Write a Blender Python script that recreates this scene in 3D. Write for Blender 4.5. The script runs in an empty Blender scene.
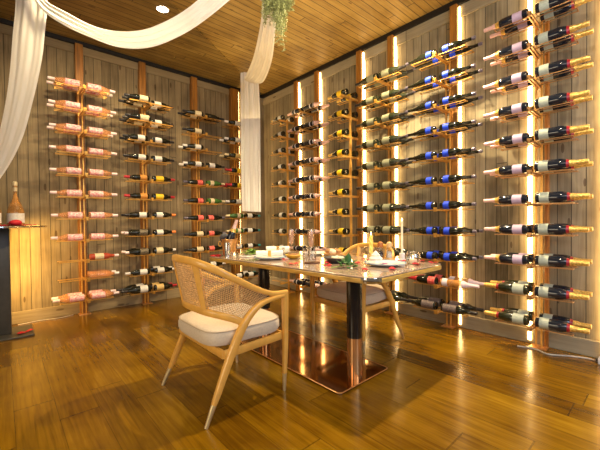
import bpy, bmesh, math, random
from mathutils import Vector, Matrix
random.seed(7)
scene = bpy.context.scene
col = scene.collection
PI = math.pi

# ------------------------------------------------------------------ camera
F_PX, YAW, PITCH, ROLL = 332.96, 0.73084, -0.015638, -0.010590
CAM = Vector((-3.45203, -4.77179, 1.1)); CEIL = 3.2777
fw = Vector((math.sin(YAW)*math.cos(PITCH), math.cos(YAW)*math.cos(PITCH), math.sin(PITCH)))
rt = Vector((math.cos(YAW), -math.sin(YAW), 0)); up = rt.cross(fw)
r2 = math.cos(ROLL)*rt + math.sin(ROLL)*up; u2 = -math.sin(ROLL)*rt + math.cos(ROLL)*up
cd = bpy.data.cameras.new('camera'); cam = bpy.data.objects.new('camera', cd); col.objects.link(cam)
cd.sensor_width = 36; cd.lens = 36*F_PX/600; cd.clip_start = .05; cd.clip_end = 60
m = Matrix((r2, u2, -fw)).transposed().to_4x4(); m.translation = CAM
cam.matrix_world = m
scene.camera = cam
def at(px, py, D):
    """real point seen at a photo position, D metres deep"""
    return CAM + (fw*F_PX + r2*(px-300) + u2*(225-py))*(D/F_PX)

# ------------------------------------------------------------------ materials
def new_mat(name):
    mt = bpy.data.materials.new(name); mt.use_nodes = True
    nt = mt.node_tree; return mt, nt, nt.nodes['Principled BSDF'], nt.nodes, nt.links
def noise_bump(nt, b, scale, strength, coord='Object', stretch=(1,1,1)):
    n, l = nt.nodes, nt.links
    tc = n.new('ShaderNodeTexCoord'); mp = n.new('ShaderNodeMapping'); mp.inputs['Scale'].default_value = stretch
    ns = n.new('ShaderNodeTexNoise'); ns.inputs['Scale'].default_value = scale; ns.inputs['Detail'].default_value = 4
    bp = n.new('ShaderNodeBump'); bp.inputs['Strength'].default_value = strength; bp.inputs['Distance'].default_value = .01
    l.new(tc.outputs[coord], mp.inputs[0]); l.new(mp.outputs[0], ns.inputs[0]); l.new(ns.outputs[0], bp.inputs['Height'])
    l.new(bp.outputs[0], b.inputs['Normal'])
    return ns
def mat(name, c, rough=.5, metal=0, trans=0, emit=None, es=1, var=.12, nscale=20, stretch=(1,1,1), bump=.0, coat=0, alpha=1, sheen=0, c2=None, ior=1.45):
    mt, nt, b, n, l = new_mat(name)
    b.inputs['Roughness'].default_value = rough; b.inputs['Metallic'].default_value = metal
    b.inputs['Transmission Weight'].default_value = trans; b.inputs['Coat Weight'].default_value = coat
    b.inputs['Alpha'].default_value = alpha; b.inputs['Sheen Weight'].default_value = sheen; b.inputs['IOR'].default_value = ior
    ns = noise_bump(nt, b, nscale, bump, 'Object', stretch)
    if bump == 0:
        for k in list(b.inputs['Normal'].links): l.remove(k)
    rp = n.new('ShaderNodeValToRGB')
    c2 = c2 or tuple(max(0, v*(1-var*2)) for v in c)
    rp.color_ramp.elements[0].color = (*c2, 1); rp.color_ramp.elements[1].color = (*c, 1)
    rp.color_ramp.elements[0].position = .3; rp.color_ramp.elements[1].position = .65
    l.new(ns.outputs[0], rp.inputs[0]); l.new(rp.outputs[0], b.inputs['Base Color'])
    if emit:
        b.inputs['Emission Color'].default_value = (*emit, 1); b.inputs['Emission Strength'].default_value = es
    return mt

def math_node(nt, op, a, b_=None, c=None):
    nd = nt.nodes.new('ShaderNodeMath'); nd.operation = op
    for i, v in enumerate((a, b_, c)):
        if v is None: continue
        if isinstance(v, (int, float)): nd.inputs[i].default_value = v
        else: nt.links.new(v, nd.inputs[i])
    return nd.outputs[0]
def plank_mat(name, along, across, width, length, cols, rough, groove=.03, groove_dark=.25, bump=.25, grain=1.0, coat=0, knots=True, rough_var=0, gd=.004, pv=.38):
    """boards running on axis `along`, stacked on axis `across`"""
    mt, nt, b, n, l = new_mat(name)
    tc = n.new('ShaderNodeTexCoord'); sp = n.new('ShaderNodeSeparateXYZ'); l.new(tc.outputs['Object'], sp.inputs[0])
    A, S = sp.outputs[along], sp.outputs[across]
    t = math_node(nt, 'DIVIDE', S, width); idx = math_node(nt, 'FLOOR', t); fr = math_node(nt, 'FRACT', t)
    wn = n.new('ShaderNodeTexWhiteNoise'); wn.noise_dimensions = '1D'; l.new(idx, wn.inputs['W'])
    off = math_node(nt, 'MULTIPLY', wn.outputs['Value'], length)
    t2 = math_node(nt, 'DIVIDE', math_node(nt, 'ADD', A, off), length)
    idx2 = math_node(nt, 'FLOOR', t2); fr2 = math_node(nt, 'FRACT', t2)
    wn2 = n.new('ShaderNodeTexWhiteNoise'); wn2.noise_dimensions = '2D'
    cb = n.new('ShaderNodeCombineXYZ'); l.new(idx, cb.inputs[0]); l.new(idx2, cb.inputs[1]); l.new(cb.outputs[0], wn2.inputs['Vector'])
    # grain
    cg = n.new('ShaderNodeCombineXYZ')
    l.new(math_node(nt, 'MULTIPLY', A, 1.2), cg.inputs[0]); l.new(math_node(nt, 'MULTIPLY', S, 22.0), cg.inputs[1])
    l.new(math_node(nt, 'MULTIPLY', wn2.outputs['Value'], 30), cg.inputs[2])
    ns = n.new('ShaderNodeTexNoise'); ns.inputs['Scale'].default_value = 2.2; ns.inputs['Detail'].default_value = 6; ns.inputs['Distortion'].default_value = .6
    l.new(cg.outputs[0], ns.inputs[0])
    ns2 = n.new('ShaderNodeTexNoise'); ns2.inputs['Scale'].default_value = 2.3; ns2.inputs['Detail'].default_value = 3
    l.new(tc.outputs['Object'], ns2.inputs[0])
    v = math_node(nt, 'ADD', math_node(nt, 'MULTIPLY', ns.outputs[0], .6*grain), math_node(nt, 'ADD', math_node(nt, 'MULTIPLY', wn2.outputs['Value'], pv), (.38-pv)/2))
    v = math_node(nt, 'ADD', v, math_node(nt, 'MULTIPLY', math_node(nt, 'SUBTRACT', ns2.outputs[0], .5), .7))
    rp = n.new('ShaderNodeValToRGB'); cr = rp.color_ramp
    cr.elements[0].position = .15; cr.elements[0].color = (*cols[0], 1); cr.elements[1].position = .85; cr.elements[1].color = (*cols[-1], 1)
    for i, c in enumerate(cols[1:-1]):
        e = cr.elements.new(.15 + .7*(i+1)/(len(cols)-1)); e.color = (*c, 1)
    l.new(v, rp.inputs[0]); out = rp.outputs[0]
    if knots:
        vo = n.new('ShaderNodeTexVoronoi'); vo.inputs['Scale'].default_value = 1.0
        ck = n.new('ShaderNodeCombineXYZ'); l.new(math_node(nt, 'MULTIPLY', A, 2.6), ck.inputs[0]); l.new(math_node(nt, 'MULTIPLY', S, 9.0), ck.inputs[1])
        l.new(ck.outputs[0], vo.inputs['Vector'])
        kn = math_node(nt, 'LESS_THAN', vo.outputs['Distance'], .11)
        mk = n.new('ShaderNodeMix'); mk.data_type = 'RGBA'; mk.blend_type = 'MULTIPLY'
        l.new(math_node(nt, 'MULTIPLY', kn, .75), mk.inputs[0]); l.new(out, mk.inputs[6]); mk.inputs[7].default_value = (.3, .2, .13, 1)
        out = mk.outputs[2]
    g1 = math_node(nt, 'LESS_THAN', fr, groove)
    g2 = math_node(nt, 'LESS_THAN', fr2, gd/length*2)
    g = math_node(nt, 'MAXIMUM', g1, g2)
    mx = n.new('ShaderNodeMix'); mx.data_type = 'RGBA'; mx.blend_type = 'MULTIPLY'
    l.new(g, mx.inputs[0]); l.new(out, mx.inputs[6]); mx.inputs[7].default_value = (groove_dark,)*3+(1,)
    l.new(mx.outputs[2], b.inputs['Base Color'])
    bp = n.new('ShaderNodeBump'); bp.inputs['Strength'].default_value = bump; bp.inputs['Distance'].default_value = .006
    h = math_node(nt, 'SUBTRACT', math_node(nt, 'MULTIPLY', ns.outputs[0], .35), g)
    h = math_node(nt, 'ADD', h, math_node(nt, 'MULTIPLY', ns2.outputs[0], .5))
    l.new(h, bp.inputs['Height']); l.new(bp.outputs[0], b.inputs['Normal'])
    b.inputs['Roughness'].default_value = rough
    if rough_var:
        l.new(math_node(nt, 'ADD', math_node(nt, 'MULTIPLY', ns.outputs[0], rough_var), rough-rough_var/2), b.inputs['Roughness'])
    b.inputs['Coat Weight'].default_value = coat; b.inputs['Coat Roughness'].default_value = .12
    return mt

M = {}
grey = [(.065,.052,.027),(.20,.163,.098),(.325,.277,.178),(.45,.40,.285)]
M['panel_r'] = plank_mat('weathered_panel', 2, 1, .092, 9, grey, .75, grain=.75, groove=.07, groove_dark=.22, bump=.5, pv=.16)
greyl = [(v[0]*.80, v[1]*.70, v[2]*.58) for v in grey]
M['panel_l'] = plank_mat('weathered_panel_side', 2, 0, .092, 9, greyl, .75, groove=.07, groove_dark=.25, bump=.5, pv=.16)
M['rail_r'] = plank_mat('panel_border_wood', 1, 2, .5, 3, grey[1:], .75, groove=.0)
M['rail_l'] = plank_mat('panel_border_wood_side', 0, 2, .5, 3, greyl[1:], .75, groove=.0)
oc = [(.12,.066,.013),(.30,.18,.037),(.46,.30,.075),(.60,.42,.13)]
M['ceil'] = plank_mat('ceiling_boards', 0, 1, .082, 3.1, oc, .5, groove=.09, groove_dark=.16, bump=.6, pv=.2)
M['ceil_shade'] = plank_mat('ceiling_boards_painted_shade', 0, 1, .082, 3.1, [tuple(v*.72 for v in c) for c in oc], .5, groove=.09, groove_dark=.16, bump=.6, pv=.2)  # same boards with the shade left of the light patch put into the colour
M['floor'] = plank_mat('oak_floor', 1, 0, .19, 1.25, [(.045,.017,.0005),(.125,.056,.0015),(.215,.106,.003),(.34,.188,.010)], .21, groove=.018, groove_dark=.6, bump=.22, coat=.12, rough_var=.14, knots=False, pv=.26)
M['floor'].node_tree.nodes['Principled BSDF'].inputs['Specular IOR Level'].default_value = .38
M['pillar'] = mat('pillar_wood', (.38,.155,.022), .45, nscale=6, stretch=(8,8,.6), var=.25)
M['trim_dark'] = mat('dark_trim', (.007,.005,.004), .6)
M['gold'] = mat('brushed_gold', (.90,.50,.11), .34, metal=.55, nscale=30)
M['copper'] = mat('brushed_copper', (.80,.42,.15), .30, metal=.7, nscale=30)
M['bronze'] = mat('bronze_rail', (.50,.26,.10), .34, metal=.6, nscale=30)
M['rail_gold'] = mat('gold_rail', (.70,.37,.075), .36, metal=.55, nscale=30)
M['mirror_copper'] = mat('polished_copper', (.40,.22,.11), .09, metal=1, nscale=4, var=.05)
M['sleeve'] = mat('copper_sleeve', (.72,.42,.20), .2, metal=.85, nscale=4, var=.05)
M['black_gloss'] = mat('black_lacquer', (.004,.006,.010), .06, coat=.6)
M['black_matte'] = mat('black_powder_coat', (.045,.042,.038), .4)
M['chair_wood'] = mat('honey_beech', (.76,.41,.085), .33, nscale=7, stretch=(3,3,3), var=.07, coat=.3)
M['cane'] = mat('woven_cane', (.68,.42,.19), .55, nscale=60, var=.2)
M['cushion'] = mat('beige_upholstery', (.62,.52,.40), .9, nscale=90, var=.06, bump=.25, sheen=.3)
M['piping'] = mat('beige_piping', (.50,.40,.29), .9)
M['brass'] = mat('brass_cap', (.78,.63,.36), .35, metal=.8)
M['chrome'] = mat('chrome', (.8,.8,.8), .12, metal=1)
M['table_top'] = mat('walnut_table_top', (.50,.37,.28), .18, nscale=3, stretch=(9,1.2,1), var=.25, coat=.6)
M['table_edge'] = mat('golden_table_edge', (.70,.42,.09), .35, nscale=5, stretch=(2,2,14), var=.2)
def sheer(name, c):
    mt, nt, b, n, l = new_mat(name)
    b.inputs['Base Color'].default_value = (*c,1); b.inputs['Roughness'].default_value = .8; b.inputs['Sheen Weight'].default_value = .3
    tr = n.new('ShaderNodeBsdfTranslucent'); tr.inputs[0].default_value = (*c,1)
    mx = n.new('ShaderNodeMixShader'); wv = n.new('ShaderNodeTexNoise'); wv.inputs['Scale'].default_value = 9
    l.new(math_node(nt, 'MULTIPLY', wv.outputs[0], .75), mx.inputs[0]); l.new(b.outputs[0], mx.inputs[1]); l.new(tr.outputs[0], mx.inputs[2])
    l.new(mx.outputs[0], n['Material Output'].inputs[0])
    return mt
M['drape'] = sheer('white_sheer_cloth', (.87,.85,.82))
def leaf_mat(name, c): return mat(name, c, .55, nscale=40, var=.25)
M['leaf'] = leaf_mat('leaf_green', (.04,.15,.025)); M['fern'] = leaf_mat('dusty_fern', (.40,.44,.17)); M['leaf2'] = leaf_mat('leaf_light', (.20,.36,.05))
M['petal'] = mat('red_petal', (.50,.004,.016), .6); M['white_petal'] = mat('white_petal', (.85,.8,.72), .6)
M['porcelain'] = mat('white_porcelain', (.85,.84,.82), .12, coat=.5, var=.02)
M['blue_rim'] = mat('blue_glazed_rim', (.20,.33,.50), .2)
M['napkin'] = mat('white_napkin', (.88,.85,.80), .85, nscale=40, bump=.15, var=.04)
def thin_glass(name, c, gl=.10):
    mt, nt, b, n, l = new_mat(name)
    tr = n.new('ShaderNodeBsdfTransparent'); tr.inputs[0].default_value = (*c,1)
    gs = n.new('ShaderNodeBsdfGlossy'); gs.inputs['Roughness'].default_value = .05
    lw = n.new('ShaderNodeLayerWeight'); lw.inputs[0].default_value = .35
    mx = n.new('ShaderNodeMixShader'); l.new(math_node(nt,'ADD',math_node(nt,'MULTIPLY',lw.outputs['Facing'],.55),gl), mx.inputs[0])
    l.new(tr.outputs[0], mx.inputs[1]); l.new(gs.outputs[0], mx.inputs[2]); l.new(mx.outputs[0], n['Material Output'].inputs[0])
    return mt
M['clear'] = thin_glass('clear_glass', (.97,.97,.97)); M['rose_drink'] = mat('rose_champagne', (1,.60,.40), .2, alpha=.72, var=.05)
M['amber_tint'] = mat('amber_tinted_glass', (.55,.27,.10), .15, alpha=.8)
M['wax'] = mat('ivory_wax', (.9,.8,.6), .5, emit=(1,.7,.35), es=.25); M['wax_yellow'] = mat('yellow_wax', (.95,.66,.15), .45, emit=(1,.6,.1), es=.35)
M['flame'] = mat('flame', (1,.8,.4), .5, emit=(1,.62,.22), es=14)
M['stone'] = mat('dark_stoneware', (.07,.065,.065), .5); M['yellow_dish'] = mat('mustard_glaze', (.72,.42,.04), .3)
M['food_brown'] = mat('browned_food', (.50,.24,.08), .6, var=.3); M['food_cream'] = mat('creamy_food', (.85,.72,.52), .6, var=.15)
M['mill_wood'] = mat('mill_wood', (.45,.16,.04), .35); M['mill_pale'] = mat('mill_pale_wood', (.75,.52,.25), .4)
M['peppercorn'] = mat('peppercorns', (.03,.025,.035), .5); M['salt'] = mat('salt_crystals', (.8,.78,.78), .6)
M['led'] = mat('warm_led_strip', (1,.8,.5), .5, emit=(1,.64,.25), es=17)
M['spot'] = mat('spot_lens', (1,1,1), .3, emit=(1,.86,.62), es=40)
M['cord'] = mat('pale_cord', (.6,.55,.48), .5); M['white_plastic'] = mat('white_plastic', (.8,.8,.8), .4)
M['outside'] = mat('dark_back_wood', (.16,.10,.05), .7)
# bottle materials
def glass(name, c, rough=.10, coat=.45): return mat(name, c, rough, var=.1, coat=coat, nscale=12)
G = dict(dark=glass('black_green_glass',(.007,.009,.006)), navy=glass('blue_black_glass',(.008,.012,.022)),
         olive=glass('olive_black_glass',(.018,.022,.010)), green=glass('green_glass',(.05,.14,.03)),
         rose=mat('rose_wine_glass',(.86,.36,.14),.1,var=.25,coat=.8,nscale=8,alpha=.42), amber=mat('amber_rose_glass',(.80,.36,.08),.1,var=.3,coat=.8,nscale=8,alpha=.55),
         deep_rose=mat('deep_rose_glass',(.42,.06,.03),.1,coat=.8))
def print_mat(name, c, ink, inkamt=.55, scale=(38,60,60)):
    """label paper with lines of small marks"""
    c = tuple(v*.80 for v in c)
    return mat(name, c, .5, nscale=1.6, stretch=scale, c2=tuple(c[i]*(1-inkamt)+ink[i]*inkamt for i in range(3)))
LB = dict(cream=print_mat('cream_label',(.83,.72,.47),(.3,.15,.05),.35), white=print_mat('white_label',(.86,.83,.78),(.25,.22,.2),.3),
          blue=print_mat('blue_label',(.006,.05,.75),(.05,.15,.8),.3), lilac=print_mat('lilac_label',(.62,.48,.64),(.4,.25,.4),.4),
          pale=print_mat('pale_sage_label',(.52,.56,.46),(.2,.25,.2),.4), sage=print_mat('grey_olive_label',(.27,.27,.17),(.08,.08,.05),.5),
          yellow=print_mat('yellow_label',(.95,.62,.02),(.5,.25,0),.3), orange=print_mat('orange_label',(.78,.33,.06),(.3,.1,0),.4),
          red=print_mat('red_label',(.80,.03,.02),(.9,.7,.6),.35), floral=print_mat('floral_pink_label',(1.0,.80,.76),(.70,.06,.12),.95,(36,44,44)),
          gold=print_mat('gold_label',(.80,.56,.20),(.4,.2,.05),.4), brown=print_mat('brown_pattern_label',(.26,.19,.17),(.03,.03,.03),.9,(50,50,50)),
          black=print_mat('black_label',(.05,.04,.03),(.45,.35,.2),.5), frost=print_mat('blush_white_label',(.86,.80,.84),(.6,.5,.6),.3))
FO = dict(black=mat('black_foil',(.02,.018,.02),.35), gold=mat('gold_foil',(.90,.60,.16),.3,metal=.6,nscale=90,var=.25,bump=.4), pink=mat('pink_foil',(.86,.56,.52),.35,metal=.25,nscale=90,var=.12),
          white=mat('pearl_foil',(.85,.80,.78),.35), red=mat('red_foil',(.45,.02,.03),.35), orange=mat('orange_foil',(.85,.22,.04),.35), teal=mat('teal_foil',(.03,.28,.28),.3),
          blush=mat('blush_foil',(.88,.70,.72),.35), purple=mat('dark_silver_foil',(.16,.14,.19),.3,metal=.4), beige=mat('beige_foil',(.75,.62,.38),.35), redcap=mat('red_band',(.38,.012,.02),.4))

# ------------------------------------------------------------------ mesh helpers
def link(name, bm, m, parent=None, smooth=True, loc=None):
    me = bpy.data.meshes.new(name); bm.normal_update(); bm.to_mesh(me); bm.free()
    for mm in (m if isinstance(m, (list, tuple)) else [m]): me.materials.append(mm)
    if smooth:
        for p in me.polygons: p.use_smooth = True
        try: me.set_sharp_from_angle(angle=math.radians(35))
        except Exception: pass
    o = bpy.data.objects.new(name, me); col.objects.link(o)
    if parent: o.parent = parent
    if loc is not None: o.location = loc
    return o
def empty(name, loc=(0,0,0), rz=0):
    o = bpy.data.objects.new(name, None); col.objects.link(o); o.location = loc; o.rotation_euler = (0,0,rz); o.empty_display_size = .1
    return o
def tag(o, label=None, cat=None, group=None, kind=None):
    if label: o['label'] = label
    if cat: o['category'] = cat
    if group: o['group'] = group
    if kind: o['kind'] = kind
    return o
def box(bm, x0, x1, y0, y1, z0, z1, bev=0, mi=0):
    r = bmesh.ops.create_cube(bm, size=1); vs = r['verts']
    for v in vs: v.co = Vector(((x0+x1)/2+v.co.x*(x1-x0), (y0+y1)/2+v.co.y*(y1-y0), (z0+z1)/2+v.co.z*(z1-z0)))
    fs = {f for v in vs for f in v.link_faces}
    for f in fs: f.material_index = mi
    if bev:
        es = list({e for v in vs for e in v.link_edges})
        bmesh.ops.bevel(bm, geom=es, offset=bev, segments=2, profile=.5, affect='EDGES')
    return bm
def lathe(bm, prof, n=16, axis='z', org=(0,0,0), cap=True, mi=0):
    """prof = [(r, h)]"""
    org = Vector(org); rings = []
    for r, h in prof:
        ring = []
        for i in range(n):
            a = 2*PI*i/n; c, s = math.cos(a)*r, math.sin(a)*r
            p = Vector((c, s, h)) if axis == 'z' else Vector((h, c, s))
            ring.append(bm.verts.new(org+p))
        rings.append(ring)
    for a, b in zip(rings, rings[1:]):
        for i in range(n):
            f = bm.faces.new((a[i], a[(i+1)%n], b[(i+1)%n], b[i])); f.material_index = mi
    if cap:
        for ring in (rings[0], rings[-1]):
            if (ring[0].co-ring[n//2].co).length > 1e-5:
                f = bm.faces.new(ring if ring is rings[-1] else ring[::-1]); f.material_index = mi
    return bm
def catmull(pts, k=6):
    P = [Vector(p) for p in pts]; out = []
    for i in range(len(P)-1):
        p0 = P[max(i-1,0)]; p1 = P[i]; p2 = P[i+1]; p3 = P[min(i+2, len(P)-1)]
        for j in range(k):
            t = j/k
            out.append(.5*((2*p1)+(-p0+p2)*t+(2*p0-5*p1+4*p2-p3)*t*t+(-p0+3*p1-3*p2+p3)*t**3))
    out.append(P[-1]); return out
def tube(bm, pts, w, h=None, n=10, k=6, upv=(0,0,1), power=1.0, cap=True, mi=0):
    """sweep an ellipse / rounded box; w,h numbers or lists along the points"""
    h = w if h is None else h
    P = catmull(pts, k) if k > 1 else [Vector(p) for p in pts]
    N = len(P)
    def val(a, i):
        if isinstance(a, (int, float)): return a
        t = i/(N-1)*(len(a)-1); j = min(int(t), len(a)-2); return a[j]+(a[j+1]-a[j])*(t-j)
    rings = []; U = Vector(upv)
    for i in range(N):
        T = (P[min(i+1, N-1)]-P[max(i-1, 0)]).normalized()
        S = T.cross(U)
        if S.length < 1e-4: S = T.cross(Vector((1,0,0)))
        S.normalize(); V = S.cross(T).normalized()
        ring = []
        for q in range(n):
            a = 2*PI*(q+.5)/n; c, s = math.cos(a), math.sin(a)
            c = math.copysign(abs(c)**power, c); s = math.copysign(abs(s)**power, s)
            ring.append(bm.verts.new(P[i]+S*c*val(w, i)+V*s*val(h, i)))
        rings.append(ring)
    for a, b in zip(rings, rings[1:]):
        for q in range(n):
            f = bm.faces.new((a[q], a[(q+1)%n], b[(q+1)%n], b[q])); f.material_index = mi
    if cap: bm.faces.new(rings[0][::-1]).material_index = mi; bm.faces.new(rings[-1]).material_index = mi
    return bm
NB = bmesh.new

# ------------------------------------------------------------------ the setting
def struct(name, bm, m, smooth=False): return tag(link(name, bm, m, smooth=smooth), kind='structure')
XE, YE = -5.6, -6.6
struct('floor', box(NB(), XE, .2, YE, .2, -.12, 0), M['floor'])
struct('ceiling', box(NB(), XE, .2, YE, .2, CEIL, CEIL+.12), M['ceil'])
shade_sheet = NB(); vs_ = [shade_sheet.verts.new((x,y,z)) for z in (CEIL-.014, CEIL-.001) for x,y in ((0,0),(XE,0),(XE,-3.75))]  # thin sheet added under the flat ceiling to carry the painted shade
for f_ in ((0,1,2),(5,4,3),(0,3,4,1),(1,4,5,2),(2,5,3,0)): shade_sheet.faces.new([vs_[i] for i in f_])
struct('ceiling', shade_sheet, M['ceil_shade'])
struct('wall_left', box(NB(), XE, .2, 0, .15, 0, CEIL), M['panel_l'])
struct('wall_right', box(NB(), 0, .15, YE, 0, 0, CEIL), M['panel_r'])
# borders of the board panels: top rail and floor rail
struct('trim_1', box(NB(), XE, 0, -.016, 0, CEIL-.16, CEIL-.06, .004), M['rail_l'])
struct('trim_2', box(NB(), -.022, 0, YE, -.022, CEIL-.18, CEIL-.06, .004), M['rail_r'])
struct('trim_3', box(NB(), XE, 0, -.045, 0, CEIL-.06, CEIL, .003), M['trim_dark'])
struct('trim_4', box(NB(), -.045, 0, YE, -.045, CEIL-.06, CEIL, .003), M['trim_dark'])
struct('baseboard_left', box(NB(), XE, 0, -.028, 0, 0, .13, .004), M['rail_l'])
struct('baseboard_right', box(NB(), -.028, 0, YE, -.028, 0, .13, .004), M['rail_r'])
LX = [-2.73, -2.02, -1.27, -.63]
RY = [-.89, -1.36, -2.11, -2.60, -3.27, -4.03]
tn = 5
for x, hw_ in zip((-2.73,-2.02,-1.30,-.62), (.04,.04,.045,.07)):
    struct('trim_%d' % tn, box(NB(), x-hw_, x+hw_, -.075, -.0, 0, CEIL-.06, .004), M['pillar']); tn += 1
for y in (-.925,-1.375,-2.135,-2.59,-3.315):
    struct('trim_%d' % tn, box(NB(), -.075, 0, y-.036, y+.036, 0, CEIL-.06, .004), M['pillar']); tn += 1
struct('trim_%d' % tn, box(NB(), -.05, 0, -4.085, -4.06, 0, CEIL-.06, .004), M['pillar']); tn += 1
struct('trim_%d' % tn, box(NB(), -.09, 0, -4.75, -4.45, 0, CEIL-.06, .004), M['pillar']); tn += 1
# LED strips on the flanks of the posts
def led(y0, y1, x0, x1, z0=.03, z1=CEIL-.09): 
    global tn
    return box(NB(), x0, x1, y0, y1, z0, z1)
def add_led(bm, label):
    o = link('light_strip', bm, M['led'], smooth=False)
    tag(o, label, 'light strip', 'warm light strips up the walls')
strips = [(-.961-.014, 'warm LED strip beside the right-wall post nearest the room corner'), (-1.411-.014, 'warm LED strip beside the post behind the lilac-label rack'),
          (-2.171-.014, 'warm LED strip beside the post behind the yellow-label rack'), (-2.626-.014, 'warm LED strip beside the post behind the olive-bottle rack'),
          (-3.351-.014, 'warm LED strip on right flank of post behind blue-label rack'), (-3.95, 'bright warm LED strip left of the magnum rack posts'), (-4.435, 'warm LED strip at far right end of the wall')]
for y, lb in strips: add_led(box(NB(), -.036, -.004, y-(.012 if y < -3.9 and y > -4 else 0), y+.013, .03, CEIL-.085), lb)
add_led(box(NB(), -.547, -.534, -.05, -.004, .03, CEIL-.085), 'warm LED strip beside the left-wall post nearest the room corner')

# ------------------------------------------------------------------ bottles
def bprof(L, R, neck=.0145, sh=.52, rn=None):
    """body profile: base .. mouth"""
    return [(0,.012),(R*.55,.004),(R*.93,0),(R,.008),(R,L*sh),(R*.97,L*(sh+.05)),(R*.82,L*(sh+.12)),(R*.55,L*(sh+.19)),(neck*1.35,L*(sh+.26)),(neck,L*(sh+.31)),(neck,L*.985),(neck*.8,L)]
def prof_r(prof, x):
    for (r0,h0),(r1,h1) in zip(prof[2:], prof[3:]):
        if h0 <= x <= h1: return r0+(r1-r0)*(x-h0)/max(h1-h0,1e-6)
    return prof[-2][0]
KINDS = {}
def kind(key, L, R, g, lb, lspan, fo, fspan, band=None, sh=.52, neck=.0145, name='wine_bottle', desc=''):
    p = bprof(L, R, neck, sh); n = 16
    parts = {}
    bm = lathe(NB(), p, n, 'x'); body = bpy.data.meshes.new(key); bm.normal_update(); bm.to_mesh(body); bm.free()
    body.materials.append(G[g])
    def sleeve(a, b, extra, m, nm, capend=False, steps=7):
        q = [(prof_r(p, a+(b-a)*i/steps)+extra, a+(b-a)*i/steps) for i in range(steps+1)]
        if capend: q = q[:-1]+[(q[-1][0]+.001, b), (0.0005, b+.001)]
        q = [(q[0][0]-extra*1.5, q[0][1])]+q+([] if capend else [(q[-1][0]-extra*1.5, q[-1][1])])
        b2 = lathe(NB(), q, n, 'x', cap=False); me = bpy.data.meshes.new(nm); b2.normal_update(); b2.to_mesh(me); b2.free(); me.materials.append(m); return me
    if lb: parts['label'] = sleeve(L*lspan[0], L*lspan[1], .0009, LB[lb], 'label', steps=1)
    if fo: parts['foil'] = sleeve(L*fspan, L*1.0, .0018, FO[fo], 'foil', True)
    if band: parts['neck_band'] = sleeve(L*(fspan-.05), L*(fspan+.004), .0024, FO[band], 'neck_band')
    for me in [body]+list(parts.values()):
        for pl in me.polygons: pl.use_smooth = True
        me.set_sharp_from_angle(angle=math.radians(40))
    KINDS[key] = (body, parts, R, L, name, desc)
W = .286; CH = .315
kind('rose', .30, .037, 'rose', 'floral', (.05,.50), 'blush', .80, desc='pink rosé bottle with floral label')
kind('rosered', .30, .036, 'deep_rose', 'cream', (.16,.46), 'blush', .84, desc='dark rosé bottle with cream label')
kind('roseplain', .30, .036, 'rose', None, None, 'white', .84, desc='plain amber rosé bottle')
kind('cream', W, .036, 'dark', 'cream', (.08,.42), 'black', .80, desc='dark bottle with cream label')
kind('white', W, .036, 'dark', 'white', (.12,.42), 'black', .80, desc='dark wine bottle with white label')
kind('whitepale', W, .036, 'dark', 'white', (.12,.42), 'white', .80, desc='dark wine bottle with white label')
kind('whiteor', W, .036, 'dark', 'white', (.12,.40), 'orange', .82, desc='white-label bottle with orange capsule')
kind('orange', W, .036, 'dark', 'orange', (.08,.36), 'red', .78, desc='dark bottle with orange label')
kind('yellow', W, .036, 'dark', 'yellow', (.12,.46), 'red', .80, desc='dark bottle with bright yellow label')
kind('black', W, .041, 'dark', 'black', (.08,.42), 'blush', .85, desc='black bottle with dark label')
kind('slim', .29, .034, 'dark', None, None, 'black', .72, sh=.42, desc='slim dark bottle without label')
kind('beige', W, .041, 'dark', 'cream', (.10,.40), 'white', .86, desc='dark bottle with beige label')
kind('bigwhite', .34, .047, 'dark', 'white', (.12,.38), 'black', .80, name='magnum_bottle', desc='large black bottle with white label')
kind('yellowred', W, .041, 'dark', 'gold', (.06,.38), 'red', .80, desc='pale-gold-label bottle with red capsule')
kind('red', W, .036, 'dark', 'red', (.04,.32), 'purple', .82, desc='dark bottle with red label')
kind('greencream', W, .037, 'green', 'cream', (.16,.36), 'beige', .80, desc='green bottle with cream label')
kind('gold', W, .036, 'olive', 'gold', (.05,.42), 'beige', .80, desc='dark bottle with gold label')
kind('yelred', W, .036, 'dark', 'yellow', (.05,.34), 'red', .66, desc='yellow-label bottle with dark red foil')
kind('teal', W, .036, 'dark', 'white', (.12,.42), 'teal', .84, desc='white-label bottle with teal capsule')
kind('golddot', W, .036, 'dark', 'white', (.10,.34), 'gold', .90, desc='dark bottle, pale label, gold cap')
kind('lilacsmall', .31, .036, 'navy', 'frost', (.38,.60), 'pink', .64, desc='sparkling bottle with blush foil neck')
kind('yellowsp', .31, .039, 'dark', 'yellow', (.20,.44), 'gold', .76, desc='dark bottle with yellow label')
kind('olive', .30, .043, 'olive', 'sage', (.10,.40), 'black', .78, desc='olive bottle with grey label')
kind('blue', .316, .037, 'dark', 'blue', (.10,.27), 'purple', .90, sh=.42, desc='slender dark bottle with blue label')
kind('lilac', .325, .039, 'navy', 'lilac', (.11,.32), 'pink', .70, band=None, sh=.50, name='champagne_bottle', desc='champagne bottle with lilac label')
KINDS['lilac'][1]['neck_band'] = None
kind('magnum', .322, .043, 'navy', 'pale', (.08,.27), 'gold', .66, band='redcap', sh=.47, neck=.018, name='magnum_bottle', desc='champagne magnum with pale label, gold foil')
kind('magnumw', .325, .043, 'olive', 'pale', (.08,.32), 'gold', .70, band='redcap', sh=.47, neck=.018, name='champagne_bottle', desc='champagne bottle with pale label, gold foil')
kind('redblack', .30, .038, 'dark', 'red', (.02,.26), 'red', .66, desc='black bottle with red label, red neck')
kind('rosewhite', .34, .037, 'amber', 'frost', (.05,.20), 'blush', .58, desc='rosé bottle with long lilac-pink foil')
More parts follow.
